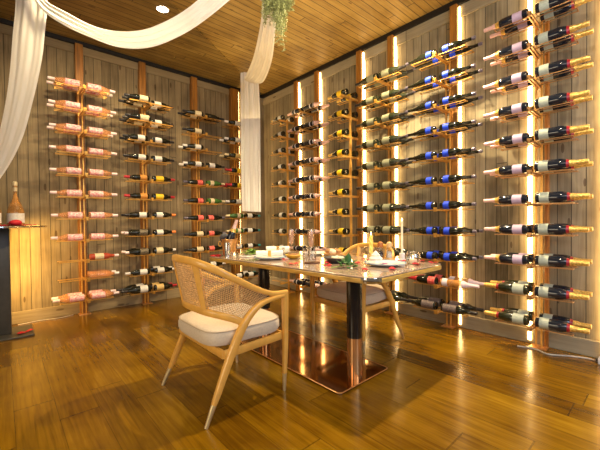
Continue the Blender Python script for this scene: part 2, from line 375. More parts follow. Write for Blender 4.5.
kind('brown', .32, .039, 'dark', 'brown', (.06,.45), 'black', .82, desc='black bottle with patterned brown label')
# fix lilac neck band: a short gold collar
p_ = bprof(.325,.039,.0145,.50)
q_ = [(prof_r(p_, .325*(.62+.1*i/4))+.0022, .325*(.62+.1*i/4)) for i in range(5)]
b_ = lathe(NB(), q_, 16, 'x', cap=False); me_ = bpy.data.meshes.new('neck_band'); b_.to_mesh(me_); b_.free(); me_.materials.append(FO['gold'])
for f_ in me_.polygons: f_.use_smooth = True
KINDS['lilac'][1]['neck_band'] = me_

ORD = ['top','second','third','fourth','fifth','sixth','seventh','eighth','ninth','tenth','bottom']
NBOT = 0
PREP = {}
def place_bottle(key, loc, rz, label, group, roll=0, tilt=0):
    global NBOT
    body, parts, R, L, name, desc = KINDS[key]
    o = bpy.data.objects.new(name, body); col.objects.link(o)
    o.location = loc; o.rotation_euler = (roll, tilt, rz)
    tag(o, label, 'bottle', group)
    for nm, me in parts.items():
        if me is None: continue
        c = bpy.data.objects.new(nm, me); col.objects.link(c); c.parent = o
    NBOT += 1
    return o
ZT = {LX[0]: [2.62,2.37,2.12,1.88,1.638,1.39,1.143,.895,.663,.45,.209],
      LX[1]: [2.584,2.347,2.119,1.877,1.619,1.387,1.149,.922,.679,.427,.199],
      LX[2]: [2.579,2.332,2.109,1.867,1.609,1.352,1.109,.882,.664,.432,.199],
      LX[3]: [2.554,2.302,2.059,1.832,1.609,1.357,1.139,.907,.664,.442,.209],
      RY[0]: [2.594-.2425*j for j in range(11)], RY[1]: [2.60-.2425*j for j in range(11)], RY[2]: [2.612-.2425*j for j in range(11)],
      RY[3]: [2.642-.2435*j for j in range(11)], RY[4]: [2.66-.2451*j for j in range(11)], RY[5]: [2.685-.2456*j for j in range(11)]}
CUR = None
def rowz(j): return ZT[CUR][j]

# ------------------------------------------------------------------ racks
D1, D2 = .305, .155     # distances of bottle axes from wall (front, rear)
def rack(wall, s, rackname, label, rows, front, rear, style='wing', third=None, wide=.05):
    """wall 'L'/'R'; s centre; frame built in local coordinates: X along the wall to the image right, Y out of the wall"""
    global CUR
    CUR = s
    if wall == 'L': loc, rz = (s, 0, 0), PI    # rotate so that local +Y points into the room; local +X = world -x
    else: loc, rz = (0, s, 0), PI/2            # local +Y -> world -x, local +X -> world +y
    root = empty('bottle_rack', loc, rz); tag(root, label, 'bottle rack', 'gold wall racks for bottles')
    # local +X points to the image left on both walls
    ztop = rowz(0)+.05
    if style == 'wing':
        for sx in (-.016, .022):
            link('upright', box(NB(), sx-.007, sx+.007, .078, .094, 0, ztop, .002), M['gold'], root, smooth=False)
        link('foot_plate', box(NB(), -.06, .06, .03, .14, 0, .008, .002), M['copper'], root, smooth=False)
    else:
        link('upright', box(NB(), -.012, .012, .20, .225, 0, ztop-.03, .002), M['gold'], root, smooth=False)
        link('foot_plate', box(NB(), -.06, .06, .14, .28, 0, .008, .002), M['gold'], root, smooth=False)
    for j in rows:
        z = rowz(j); bm = NB(); dmax = D1+.075
        sides = (1, -1) if style == 'wing' else (1,)
        deps = [D1, D2 if style == 'wing' else .13]
        for sd in sides:
            for dd in deps:
                for e in (-.026, .026):
                    a, b = (.0, sd*.262)
                    box(bm, min(a,b), max(a,b), dd+e-.0028, dd+e+.0028, z-.0095, z-.004)
                box(bm, min(sd*.255, sd*.262), max(sd*.255, sd*.262), dd-.0295, dd+.0295, z-.011, z-.004)
            if third and j in third:
                for e in (-.0, .026): box(bm, 0, .262*sd, D1+.095+e-.0035, D1+.095+e+.0035, z-.011, z-.004)
                
        if style == 'wing':
            for sx in (-.011, .011): box(bm, sx-.004, sx+.004, .075, dmax, z-.02, z-.002)
            box(bm, -.016, .016, dmax-.006, dmax, z-.024, z+.014)
        else:
            box(bm, -.016, .012, .05, D1+.07, z-.030, z-.004, .002)
        link('shelf', bm, M['bronze'] if rackname.startswith('magnum') else M['gold'] if style == 'post' else M['rail_gold'], root, smooth=False)
    return root
def fill(wall, s, j, side, kinds, rackname, group):
    """kinds: list front to rear; side 'left'/'right' in the view"""
    global CUR
    CUR = s; post = s in (RY[0], RY[2])
    depth_words = {1: [''], 2: ['front', 'rear'], 3: ['front', 'middle', 'rear']}
    n = len(kinds)
    for i, k in enumerate(kinds):
        if not k: continue
        R = KINDS[k][2]; dd = [D1, .13 if post else D2][i] if n < 3 else [D1+.108, D1, D2][i]
        x0 = .022+random.uniform(0,.008)-(.055 if post else 0)
        if side == 'right': x0 = -x0
        z = rowz(j)+R-.0022
        if wall == 'L': loc = (s-x0, -dd, z); rz = PI if side == 'left' else 0
        else: loc = (-dd, s+x0, z); rz = PI/2 if side == 'left' else -PI/2
        w = depth_words[n][i] if sum(1 for q in kinds if q) > 1 else ''
        lab = '%s, %s, %s shelf of %s' % (KINDS[k][5], (w+' '+side+' side').strip(), ORD[j], rackname)
        place_bottle(k, loc, rz+random.uniform(-.012,.012), lab, group, roll=random.uniform(0, 6.28))
def fill_rack(wall, s, rackname, group, spec):
    for j, l, r in spec:
        fill(wall, s, j, 'left', l, rackname, group); fill(wall, s, j, 'right', r, rackname, group)
R2 = lambda k: [k, k]
ALL = range(11)
# left wall
rn = 'rosé rack at left'
rack('L', LX[0], rn, 'gold wall rack at left holding pink rosé bottles', ALL, 2, 2)
fill_rack('L', LX[0], rn, 'rosé bottles on the leftmost rack',
  [(j, R2('rose'), R2('rose')) for j in (0,1,2)]+[(j, ['rose'], ['rose']) for j in range(3,8)]+[(8, [], ['rosered']), (9, [], R2('roseplain')), (10, R2('rose'), R2('rose'))])
rn = 'second rack from left'
rack('L', LX[1], rn, 'second gold wall rack from left, with yellow-label bottles midway', ALL, 3, 3, third=(0,1))
fill_rack('L', LX[1], rn, 'wine bottles on the second rack from left',
  [(0, ['cream']*3, R2('white')), (1, ['cream']*3, R2('white')), (2, R2('white'), ['white']), (3, ['white'], ['white']), (4, ['orange'], ['yellow']), (5, ['orange'], ['yellow']),
   (6, R2('white'), ['whiteor']), (7, R2('black'), ['whiteor']), (8, R2('black'), ['beige']), (9, ['whitepale'], R2('whitepale')), (10, R2('bigwhite'), R2('yellowred'))])
rn = 'third rack from left'
rack('L', LX[2], rn, 'third gold wall rack from left, with red-label bottles', ALL, 2, 2)
fill_rack('L', LX[2], rn, 'wine bottles on the third rack from left',
  [(0, R2('cream'), R2('slim')), (1, ['cream'], []), (2, R2('whitepale'), []), (3, R2('whitepale'), ['white']), (4, ['red'], ['greencream']), (5, ['red'], ['greencream']),
   (6, ['red'], ['red']), (7, ['cream'], ['red']), (8, ['cream'], ['red']), (9, ['whitepale'], ['whitepale']), (10, ['red'], ['red'])])
rn = 'fourth rack from left'
rack('L', LX[3], rn, 'fourth gold wall rack from left, partly behind the hanging white drape', ALL, 2, 2)
fill_rack('L', LX[3], rn, 'wine bottles on the rack behind the drape',
  [(0, ['whitepale'], []), (1, R2('whitepale'), []), (2, R2('gold'), []), (3, ['yelred'], []), (4, R2('yelred'), []), (5, ['whitepale'], []),
   (6, ['greencream'], R2('teal')), (7, ['greencream'], R2('teal')), (8, ['white'], ['teal']), (9, ['teal'], R2('teal')), (10, ['teal'], R2('teal'))])
# right wall
rn = 'corner post rack'
rack('R', RY[0], rn, 'gold rack on a free-standing post nearest the room corner', ALL, 2, 2, style='post')
fill_rack('R', RY[0], rn, 'bottles on the corner post rack', [(j, R2('golddot') if j < 5 else ['golddot'], []) for j in range(0,10)])
rn = 'blush-foil rack'
rack('R', RY[1], rn, 'gold wall rack of blush-foil bottles, second on right wall from corner', ALL, 2, 2)
fill_rack('R', RY[1], rn, 'blush-foil bottles on the right wall', [(j, R2('lilacsmall') if j < 5 or j > 7 else ['lilacsmall'], R2('lilacsmall') if j < 5 or j > 7 else ['lilacsmall']) for j in ALL])
rn = 'yellow-label rack'
rack('R', RY[2], rn, 'gold rack on a free-standing post holding yellow-label bottles', ALL, 2, 2, style='post')
fill_rack('R', RY[2], rn, 'yellow-label bottles on the post rack', [(j, R2('yellowsp') if j < 5 else ['yellowsp'], []) for j in ALL])
rn = 'olive-bottle rack'
rack('R', RY[3], rn, 'gold wall rack of olive bottles behind the wooden-capped mills', ALL, 2, 2)
fill_rack('R', RY[3], rn, 'olive bottles on the right wall', [(j, R2('olive'), R2('olive')) for j in ALL])
rn = 'blue-label rack'
rack('R', RY[4], rn, 'gold wall rack of blue-label bottles, second from right', ALL, 2, 2)
fill_rack('R', RY[4], rn, 'bottles on the second rack from right',
  [(j, R2('blue') if j not in (5,6) else ['blue'], R2('blue') if j not in (5,6) else ['blue']) for j in range(9)]+[(9, R2('redblack'), R2('rosewhite')), (10, R2('brown'), R2('brown'))])
rn = 'magnum rack'
rack('R', RY[5], rn, 'rightmost gold wall rack, holding gold-foil champagne magnums', ALL, 2, 2)
fill_rack('R', RY[5], rn, 'champagne on the rightmost rack',
  [(j, R2('lilac') if j != 6 else ['lilac'], R2('magnum')) for j in range(9)]+[(j, R2('magnumw'), R2('magnum')) for j in (9,10)])

# ------------------------------------------------------------------ chairs
def chair(loc, rz, label, low_arms=False):
    root = empty('armchair', loc, rz); tag(root, label, 'chair', 'cane-back armchairs at the table')
    wd = M['chair_wood']
    for s in (-1, 1):
        y = .315*s
        # rear leg sweeping up into the arm
        link('rear_leg', tube(NB(), [(-.228,y*.99,.10),(-.197,y*.98,.163),(-.107,y*.97,.358),(-.04,y*.965,.475),(.02,y*.96,.545),(.09,y*.96,.592),(.17,y*.96,.612),(.27,y*.955,.62)],
             [.014,.017,.021,.021,.020,.019,.019,.020], [.014,.02,.026,.025,.022,.018,.016,.016], n=12, k=5, upv=(-.3,0,1), power=.75), wd, root)
        o = link('foot_cap', tube(NB(), [(-.276,y*1.01,.0),(-.226,y*.99,.104)], [.0105,.0155], n=12, k=1), M['brass'], root)
        link('front_leg', tube(NB(), [(.283,y*.93,.11),(.289,y*.935,.35),(.287,y*.95,.632)], [.0135,.019,.021], [.0135,.019,.021], n=12, k=6, upv=(1,0,0), power=.7), wd, root)
        link('foot_cap', tube(NB(), [(.280,y*.925,.0),(.283,y*.93,.115)], [.010,.0145], n=12, k=1, upv=(1,0,0)), M['brass'], root)
    # top rail: front of one arm, round the back, to the other
    def U(a):  # a in -1..1, plan + height of the top rail
        s = math.copysign(1, a); t = abs(a)
        pts = [(-.275,0,.875),(-.265,.10,.872),(-.235,.19,.858),(-.175,.258,.825),(-.09,.288,.775),(.01,.297,.718),(.12,.299,.665),(.20,.300,.640),(.30,.302,.634)]
        if low_arms: pts = [(-.275,0,.845),(-.265,.10,.842),(-.245,.19,.825),(-.205,.258,.785),(-.15,.288,.735),(-.09,.297,.685),(.02,.299,.655),(.16,.300,.638),(.30,.302,.634)]
        f = t*(len(pts)-1); i = min(int(f), len(pts)-2); p = Vector(pts[i]).lerp(Vector(pts[i+1]), f-i); p.y *= s; return p
    top = [U(-1+2*i/16) for i in range(17)]
    link('top_rail', tube(NB(), top, [.017,.015,.013,.013,.013,.013,.013,.015,.017], [.017,.016,.02,.022,.022,.022,.02,.016,.017], n=12, k=4, power=.75), wd, root)
    lowp = [(-.025,.292,.505),(-.085,.280,.537),(-.145,.235,.558),(-.19,.15,.570),(-.21,0,.576)]
    low = [(x,-y,z) for x,y,z in lowp]+[(x,y,z) for x,y,z in lowp[-2::-1]]
    link('lower_rail', tube(NB(), low, .012, .021, n=12, k=5, power=.75), wd, root)
    # cane panel between the rails
    LOW = catmull(low, 8)
    def lowpt(t): f = t*(len(LOW)-1); i = min(int(f), len(LOW)-2); return LOW[i].lerp(LOW[i+1], f-i)
    TOPC = catmull(top, 6)
    def toppt(t): f = (.09+.82*t)*(len(TOPC)-1); i = min(int(f), len(TOPC)-2); return TOPC[i].lerp(TOPC[i+1], f-i)
    nu, nv = 84, 22; bm = NB(); g = []
    for i in range(nu+1):
        a, b = lowpt(i/nu), toppt(i/nu); g.append([bm.verts.new(a.lerp(b, j/nv)) for j in range(nv+1)])
    for i in range(nu):
        for j in range(nv): bm.faces.new((g[i][j], g[i+1][j], g[i+1][j+1], g[i][j+1]))
    cp = link('cane_panel', bm, M['cane'], root)
    wm = cp.modifiers.new('weave', 'WIREFRAME'); wm.thickness = .0056; wm.use_even_offset = False; wm.use_replace = True
    for t in (.37, .63):
        a, b = lowpt(t), toppt(.5+(t-.5)*.95)
        link('back_slat', tube(NB(), [a, a.lerp(b,.5), b], .023, .007, n=10, k=2, upv=Vector((a.x+.0,a.y,0)).normalized(), power=.7), wd, root)
    # seat frame and cushion
    bm = NB(); 
    fr = [(.285,.27),(.285,-.27),(-.155,-.298),(-.155,.298)]
    for (x0,y0),(x1,y1) in zip(fr, fr[1:]+fr[:1]): tube(bm, [(x0,y0,.352),(x1,y1,.352)], .012, .024, n=8, k=1, power=.6)
    link('seat_frame', bm, wd, root)
    def seat_outline(k, inset=0):
        o = []
        for i in range(k):
            a = 2*PI*i/k; c, s = math.cos(a), math.sin(a); e = .42
            x = math.copysign(abs(c)**e, c); y = math.copysign(abs(s)**e, s)
            o.append((.045+x*(.262-inset), y*(.282-.012*(x < 0)-inset)))
        return o
    bm = NB(); rings = []
    for ins, z in ((.03,.382),(.004,.388),(-.006,.41),(-.006,.445),(.002,.465),(.02,.478),(.06,.486),(.15,.491)):
        rings.append([bm.verts.new((x,y,z)) for x,y in seat_outline(48, ins)])
    for a, b in zip(rings, rings[1:]):
        for i in range(48): bm.faces.new((a[i],a[(i+1)%48],b[(i+1)%48],b[i]))
    bm.faces.new(rings[-1]); bm.faces.new(rings[0][::-1])
    cu = link('cushion', bm, M['cushion'], root)
    pts = [(x,y,.467) for x,y in seat_outline(48, .0)]; pts.append(pts[0])
    link('piping', tube(NB(), pts, .0035, n=6, k=1), M['piping'], cu)
    return root
chair((-2.39,-2.815,0), 0, 'cane-back armchair in the foreground, its back turned to us')
chair((-.99,-2.81,0), PI, 'cane-back armchair on the far side of the dining table', True)

# ------------------------------------------------------------------ dining table
TX0, TX1, TY0, TY1, TZ = -1.83, -.895, -3.60, -1.68, .75
def rrect(x0,x1,y0,y1,r,n=6):
    o = []
    for cx,cy,a0 in ((x1-r,y1-r,0),(x0+r,y1-r,90),(x0+r,y0+r,180),(x1-r,y0+r,270)):
        for i in range(n+1):
            a = math.radians(a0+90*i/n); o.append((cx+r*math.cos(a), cy+r*math.sin(a)))
    return o
def slab(bm, out, z0, z1, bev=.004):
    def ins(o, d):
        cx = sum(p[0] for p in o)/len(o); cy = sum(p[1] for p in o)/len(o)
        return [(x-math.copysign(d,x-cx), y-math.copysign(d,y-cy)) for x,y in o]
    rings = [[bm.verts.new((x,y,z)) for x,y in oo] for oo, z in ((ins(out,bev),z0),(out,z0+bev),(out,z1-bev),(ins(out,bev),z1))]
    k = len(out)
    for a, b in zip(rings, rings[1:]):
        for i in range(k): bm.faces.new((a[i],a[(i+1)%k],b[(i+1)%k],b[i]))
    bm.faces.new(rings[-1]); bm.faces.new(rings[0][::-1]); return bm
tb = empty('dining_table', (-1.6,-2.78,0)); tag(tb, 'wooden dining table on two black and copper columns', 'table')
def tl(o): o.location = (1.6,2.78,0); return o
def sk(o): return [(x-.055*(y-TY0), y) for x, y in o]
tl(link('tabletop', slab(NB(), sk(rrect(TX0+.004,TX1-.004,TY0+.004,TY1-.004,.07)), TZ-.012, TZ, .003), M['table_top'], tb))
tl(link('edge_band', slab(NB(), sk(rrect(TX0,TX1,TY0,TY1,.075)), TZ-.042, TZ-.0125, .004), M['table_edge'], tb))
tl(link('base_plate', slab(NB(), rrect(-1.905,-1.372,-3.40,-2.15,.03), .0, .014, .003), M['mirror_copper'], tb))
for y in (-3.31, -2.25):
    c = empty('column', (1.6,2.78,0)); c.parent = tb; c.location = (-1.645+1.6, y+2.78, 0)
    link('column_sleeve', lathe(NB(), [(.052,.014),(.052,.288)], 28), M['sleeve'], c)
    link('column_tube', lathe(NB(), [(.054,.288),(.054,.70)], 28), M['black_gloss'], c)
    link('column_flange', lathe(NB(), [(.10,.698),(.10,.7075)], 28), M['black_matte'], c)
tl(link('base_rim', (lambda b: tube(b, [(x,y,.014) for x,y in (lambda r: r+r[:1])(rrect(-1.907,-1.370,-3.402,-2.148,.03))], .0035, n=6, k=1))(NB()), M['copper'], tb))
tl(link('corner_bracket', tube(NB(), [(TX0-.002,TY0+.085,.7295),(TX0+.003,TY0+.05,.7295),(TX0+.022,TY0+.022,.7295),(TX0+.05,TY0+.003,.7295),(TX0+.085,TY0-.002,.7295)], .003, .017, n=8, k=5, power=.6), M['chrome'], tb))

# ------------------------------------------------------------------ things on the table
def onT(x, y, z=0): return (x, y, TZ+z)
def simple(name, bm, m, loc, label, cat, group=None, rz=0):
    o = link(name, bm, m); o.location = loc; o.rotation_euler.z = rz; tag(o, label, cat, group); return o
# champagne bucket
bk = empty('ice_bucket', onT(-1.77,-1.84)); bk.scale = (.86,.86,1); tag(bk, 'copper champagne bucket with ring handles at the far-left table end', 'bucket')
link('bucket_body', lathe(NB(), [(.0,.004),(.062,.0),(.070,.01),(.088,.155),(.094,.16),(.094,.168),(.088,.168),(.084,.155),(.066,.015),(0,.012)], 32, cap=False), M['copper'], bk)
for a in (PI*.78, PI*1.78):
    rr = NB(); tube(rr, [(math.cos(a)*.088+0.018*math.cos(a)*(1+math.cos(t)), math.sin(a)*.088+0.018*math.sin(a)*(1+math.cos(t)), .12+.026*math.sin(t)) for t in [i*2*PI/12 for i in range(13)]], .0045, n=6, k=1)
    link('handle', rr, M['gold'], bk)
link('ice', (lambda b: (bmesh.ops.create_icosphere(b, subdivisions=2, radius=.074, matrix=Matrix.Translation((0,0,.125)) @ Matrix.Diagonal((1,1,.35,1))), b)[1])(NB()), M['clear'], bk)
ob = place_bottle('lilac', onT(-1.793,-1.817,.05), 0, 'dark champagne bottle with pink foil leaning in the copper bucket', 'bottles beyond the racks')
ob.rotation_euler = (0, -math.radians(70), -.75)
nap = NB(); tube(nap, [(-.055,.035,.13),(-.07,.03,.18),(-.055,.01,.205),(-.02,.02,.195)], [.018,.03,.034,.012],[.014,.024,.026,.01], n=10, k=4)
simple('cloth_napkin', nap, mat('grey_cloth',(.10,.10,.11),.9), onT(-1.765,-1.85), 'grey folded cloth sticking out of the copper bucket', 'napkin')
vase = empty('tall_vase', onT(-1.855,-1.95)); tag(vase, 'slim silver tumbler standing in front of the copper bucket', 'cup')
link('cup', lathe(NB(), [(0,.0),(.028,0),(.030,.14),(.027,.14),(.026,.006),(0,.006)], 20, cap=False), M['chrome'], vase)
# plates
def plate(x, y, r, label, rim=True, grp='dinner plates on the table', name='plate', z=0):
    p = empty(name, onT(x,y,z)); tag(p, label, 'plate', grp)
    link('dish', lathe(NB(), [(0,.003),(r*.55,.0),(r*.62,.004),(r*.95,.016),(r,.020),(r*.99,.022),(r*.93,.019),(r*.62,.009),(r*.3,.006),(0,.006)], 40, cap=False), M['porcelain'], p)
    if rim: link('rim', lathe(NB(), [(r*.95,.0165),(r*1.004,.020),(r*.995,.0235),(r*.94,.0205)], 40, cap=False), M['blue_rim'], p)
    return p
def napkin_roll(x, y, rz, label, z=.024, L=.24):
    n = empty('napkin_roll', onT(x,y,z), rz); tag(n, label, 'napkin', 'rolled napkins on the plates')
    bm = tube(NB(), [(-L/2,0,.026),(-L/4,.0,.028),(0,0,.025),(L/4,0,.028),(L/2,0,.026)], [.034,.033,.027,.033,.034], [.026,.026,.024,.026,.026], n=18, k=4)
    link('cloth', bm, M['napkin'], n)
    link('ring', tube(NB(), [(-.014,0,.025),(.014,0,.025)], .0305, .0275, n=18, k=1), M['gold'], n)
plate(-1.66,-2.36,.145,'blue-rimmed plate nearest the foreground armchair, holding a rolled napkin')
napkin_roll(-1.66,-2.36,-.72,'rolled white napkin with gold ring on the nearer plate')
plate(-1.30,-2.02,.13,'plain white plate at the far end of the table, under a rolled napkin', rim=False)
napkin_roll(-1.30,-2.02,-.72,'rolled white napkin with gold ring on the farther plate')
plate(-1.12,-2.38,.13,'white plate between the flutes and the far armchair', rim=False)
# salad tray
tr = empty('serving_tray', onT(-1.56,-1.95+.02), .2); tag(tr, 'small white serving tray with green salad near the bucket', 'tray')
tr.location = onT(-1.635,-2.04)
link('tray', slab(NB(), rrect(-.12,.12,-.07,.07,.02), .0, .014, .004), M['porcelain'], tr)
def leafmesh(bm, p, d, w, l, nrm=(0,0,1), mi=0):
    p = Vector(p); d = Vector(d).normalized(); n = Vector(nrm); s = d.cross(n)
    if s.length < .01: s = Vector((1,0,0))
    s.normalize(); n = s.cross(d)
    v = [p, p+d*l*.3+s*w*.45-n*w*.1, p+d*l*.65+s*w*.4-n*w*.15, p+d*l-n*w*.25, p+d*l*.65-s*w*.4-n*w*.15, p+d*l*.3-s*w*.45-n*w*.1, p+d*l*.35+n*w*.05, p+d*l*.68+n*w*.02]
    v = [bm.verts.new(q) for q in v]
    for f in ((0,1,6),(1,2,7,6),(2,3,7),(3,4,7),(4,5,6,7),(5,0,6)): bm.faces.new([v[i] for i in f]).material_index = mi
sl = NB()
for i in range(46):
    a = random.uniform(0,2*PI); r = random.uniform(0,.05)
    leafmesh(sl, (math.cos(a)*r*1.4, math.sin(a)*r, .018+random.uniform(0,.03)), (random.uniform(-1,1), random.uniform(-1,1), random.uniform(.1,.9)), .03, .045)
ob = simple('salad', sl, [M['leaf2']], onT(-1.635,-2.04,.0), 'green leafy salad heaped on the white tray', 'food'); tag(ob, kind='stuff')
# flutes
def flute(x, y, label, h=.265):
    f = empty('champagne_flute', onT(x,y)); tag(f, label, 'glass', 'champagne flutes')
    link('bowl', lathe(NB(), [(.006,h*.40),(.018,h*.48),(.027,h*.62),(.029,h*.8),(.026,h),(.0245,h),(.0275,h*.8),(.0255,h*.62),(.016,h*.485),(0,h*.42)], 24, cap=False), M['clear'], f)
    link('stem', lathe(NB(), [(.034,0),(.034,.003),(.006,.008),(.0038,.03),(.0038,h*.38),(.007,h*.41)], 24), M['clear'], f)
    link('drink', lathe(NB(), [(0,h*.43),(.0155,h*.49),(.025,h*.62),(.027,h*.8),(.0255,h*.94),(0,h*.94)], 24, cap=False), M['rose_drink'], f)
flute(-1.42,-2.38,'champagne flute of pink wine behind the mustard bowl')
flute(-1.48,-2.71,'champagne flute of pink wine beside the clear tumbler')
def tumbler(x, y, label, h=.09, r=.035, tint='clear'):
    t = empty('tumbler', onT(x,y)); tag(t, label, 'glass', 'clear tumblers')
    link('glass', lathe(NB(), [(0,.0),(r*.9,0),(r,.01),(r*1.05,h),(r*.98,h),(r*.92,.014),(0,.012)], 20, cap=False), M[tint], t)
    rb = NB()
    for zz in (.3,.6,.85): lathe(rb, [(r*1.02+.0015, h*zz-.002),(r*1.03+.003,h*zz),(r*1.02+.0015,h*zz+.002)], 20, cap=False)
    link('ribs', rb, M['clear'], t)
cs = simple('coaster', lathe(NB(), [(.058,0),(.062,.003),(.06,.008)], 28), mat('dark_wood_coaster',(.10,.03,.015),.4), onT(-1.595,-2.84), 'round dark coaster under the nearer clear tumbler', 'coaster')
tumbler(-1.595,-2.84,'ribbed clear tumbler on the dark coaster'); bpy.data.objects['tumbler'].location.z += .009
tumbler(-1.36,-2.52,'ribbed clear tumbler behind the coaster glass')
tumbler(-1.46,-2.27,'ribbed clear tumbler between plate and mustard bowl')
# bowls
b = empty('bowl', onT(-1.50,-2.50)); tag(b, 'mustard yellow bowl of food in front of the flutes', 'bowl')
link('dish', lathe(NB(), [(0,0),(.03,0),(.055,.012),(.072,.036),(.070,.038),(.05,.018),(0,.010)], 28, cap=False), M['yellow_dish'], b)
link('food', lathe(NB(), [(.062,.03),(.045,.040),(.02,.047),(0,.048)], 20, cap=False), M['food_brown'], b)
b = empty('bowl', onT(-1.42,-2.96)); tag(b, 'wide dark stoneware bowl beside the green leaves', 'bowl')
link('dish', lathe(NB(), [(0,0),(.05,0),(.085,.015),(.11,.042),(.107,.045),(.08,.022),(0,.014)], 32, cap=False), M['stone'], b)
fd = NB()
for i in range(9):
    a = i*2.4; bmesh.ops.create_icosphere(fd, subdivisions=2, radius=random.uniform(.014,.022), matrix=Matrix.Translation((math.cos(a)*.018*math.sqrt(i), math.sin(a)*.018*math.sqrt(i), .034)))
link('food', fd, M['food_cream'], b)
b = empty('bread_basket', onT(-1.10,-2.62)); tag(b, 'shallow basket of bread rolls behind the dark bowl', 'basket')
link('basket', lathe(NB(), [(0,0),(.07,0),(.10,.03),(.097,.032),(.06,.01),(0,.008)], 24, cap=False), M['cane'], b)
for i in range(5):
    a = i*2*PI/5; rl = simple('bread_roll', lathe(NB(), [(0,-.022),(.02,-.02),(.034,-.006),(.032,.010),(.018,.022),(0,.026)], 16, cap=False), M['food_cream' if i % 2 else 'food_brown'], onT(-1.10+.047*math.cos(a), -2.62+.047*math.sin(a), .045),
              'bread roll in the shallow basket behind the dark bowl', 'bread', 'bread rolls in the basket')
# rose sprig with leaves
sp = empty('rose_sprig', onT(-1.605,-3.22)); tag(sp, 'cut rose sprig with green leaves lying near the table edge', 'flower')
bm = NB()
for i in range(24):
    a = random.uniform(0,2*PI); r = random.uniform(0,.05)
    leafmesh(bm, (math.cos(a)*r, math.sin(a)*r, .008+random.uniform(0,.045)), (math.cos(a), math.sin(a), random.uniform(-.1,1.4)), .036, .046)
link('leaves', bm, M['leaf'], sp)
bm = NB(); leafmesh(bm, (0,0,.03), (.12,-.05,1), .055, .08, nrm=(-.75,-.65,.1)); link('upright_leaf', bm, M['leaf'], sp)
link('stem', tube(NB(), [(-.12,.05,.008),(-.04,.01,.02),(.05,-.02,.02)], .0035, n=6, k=3), M['leaf2'], sp)
# twisted candle
tc = empty('twisted_candle', onT(-1.20,-3.13)); tag(tc, 'lit yellow twisted candle in a clear glass holder', 'candle')
bm = NB(); n = 16; rings = []
for i in range(41):
    z = .045+.17*i/40; rings.append([bm.verts.new(((.0125+.0045*math.cos(3*(a:=2*PI*q/n)+i*.55))*math.cos(a), (.0125+.0045*math.cos(3*a+i*.55))*math.sin(a), z)) for q in range(n)])
for a_, b_ in zip(rings, rings[1:]):
    for q in range(n): bm.faces.new((a_[q],a_[(q+1)%n],b_[(q+1)%n],b_[q]))
bm.faces.new(rings[-1]); link('wax', bm, M['wax_yellow'], tc)
link('holder', lathe(NB(), [(.032,0),(.032,.004),(.010,.010),(.010,.035),(.018,.045),(.022,.075),(.020,.075),(.015,.046)], 20, cap=False), M['clear'], tc)
def flame(parent, z): return link('flame', lathe(NB(), [(0,z),(.0055,z+.008),(.0045,z+.016),(0,z+.032)], 10, cap=False), M['flame'], parent)
flame(tc, .217)
# mills
def mill(x, y, capm, fillm, label):
    mI = empty('spice_mill', onT(x,y)); tag(mI, label, 'mill', 'spice mills')
    link('glass_body', lathe(NB(), [(.026,0),(.028,.006),(.024,.05),(.022,.10)], 24), M['clear'], mI)
    link('contents', lathe(NB(), [(0,.012),(.0225,.012),(.0205,.062),(0,.066)], 20, cap=False), fillm, mI)
    link('base_ring', lathe(NB(), [(.029,0),(.029,.010),(.025,.012)], 24), capm, mI)
    link('wood_cap', lathe(NB(), [(.020,.10),(.025,.104),(.027,.125),(.022,.142),(.010,.150),(0,.151)], 24, cap=False), capm, mI)
mill(-.955,-3.05,M['mill_wood'],M['peppercorn'],'pepper mill with dark wooden cap at the far table edge')
mill(-.93,-3.125,M['mill_pale'],M['salt'],'salt mill with pale wooden cap beside the pepper mill')
# big plate with meringue
plate(-1.30,-3.33,.155,'large blue-rimmed plate with white meringue by the right-hand table corner')
mg = NB(); lathe(mg, [(.0,.0),(.055,.0),(.062,.015),(.045,.035),(.05,.042),(.03,.062),(.033,.066),(.012,.09),(0,.10)], 20, cap=False)
for v in mg.verts: v.co.x *= 1+.15*math.sin(9*math.atan2(v.co.y,v.co.x)); v.co.y *= 1+.12*math.cos(7*math.atan2(v.co.y,v.co.x)+1)
simple('meringue', mg, M['white_petal'], onT(-1.335,-3.27,.0095), 'swirled white meringue on the large blue-rimmed plate', 'food')
simple('purple_flower', (lambda b: ([leafmesh(b,(0,0,.004),(math.cos(a),math.sin(a),.45),.024,.024) for a in [i*PI/4 for i in range(8)]], b)[1])(NB()), mat('purple_petal',(.28,.01,.20),.5), onT(-1.365,-3.37,.016), 'small purple flower garnish on the large blue-rimmed plate', 'flower')
# taper
tp = empty('taper_candle', onT(-.93,-3.25)); tag(tp, 'tall lit ivory taper candle in a white holder', 'candle')
link('holder', lathe(NB(), [(.028,0),(.03,.003),(.022,.01),(.024,.055),(.020,.06),(.012,.058)], 24), M['porcelain'], tp)
link('wax', lathe(NB(), [(.0095,.05),(.0088,.315),(.012,.326),(0.002,.328)], 16), M['wax'], tp)
flame(tp, .328)
# votive globe
def votive(x, y, label, s=1.0):
    v = empty('votive_candle', onT(x,y)); tag(v, label, 'candle', 'votive candles')
    link('globe', lathe(NB(), [(0,.002),(.028*s,.0),(.045*s,.025*s),(.048*s,.045*s),(.040*s,.070*s),(.034*s,.078*s),(.032*s,.078*s),(.038*s,.07*s),(.046*s,.045*s),(.043*s,.025*s),(.026*s,.004)], 24, cap=False), M['clear'], v)
    link('wax', lathe(NB(), [(.022*s,.005),(.022*s,.030*s),(0,.031*s)], 16), M['wax'], v); flame(v, .032*s)
votive(-1.09,-3.44,'clear glass globe votive candle near the right-hand table corner', 1.25)
votive(-1.845,-2.06,'small round votive candle in front of the copper bucket', .75)
votive(-1.475,-3.15,'tealight glass beside the rose sprig and the large plate', .5)
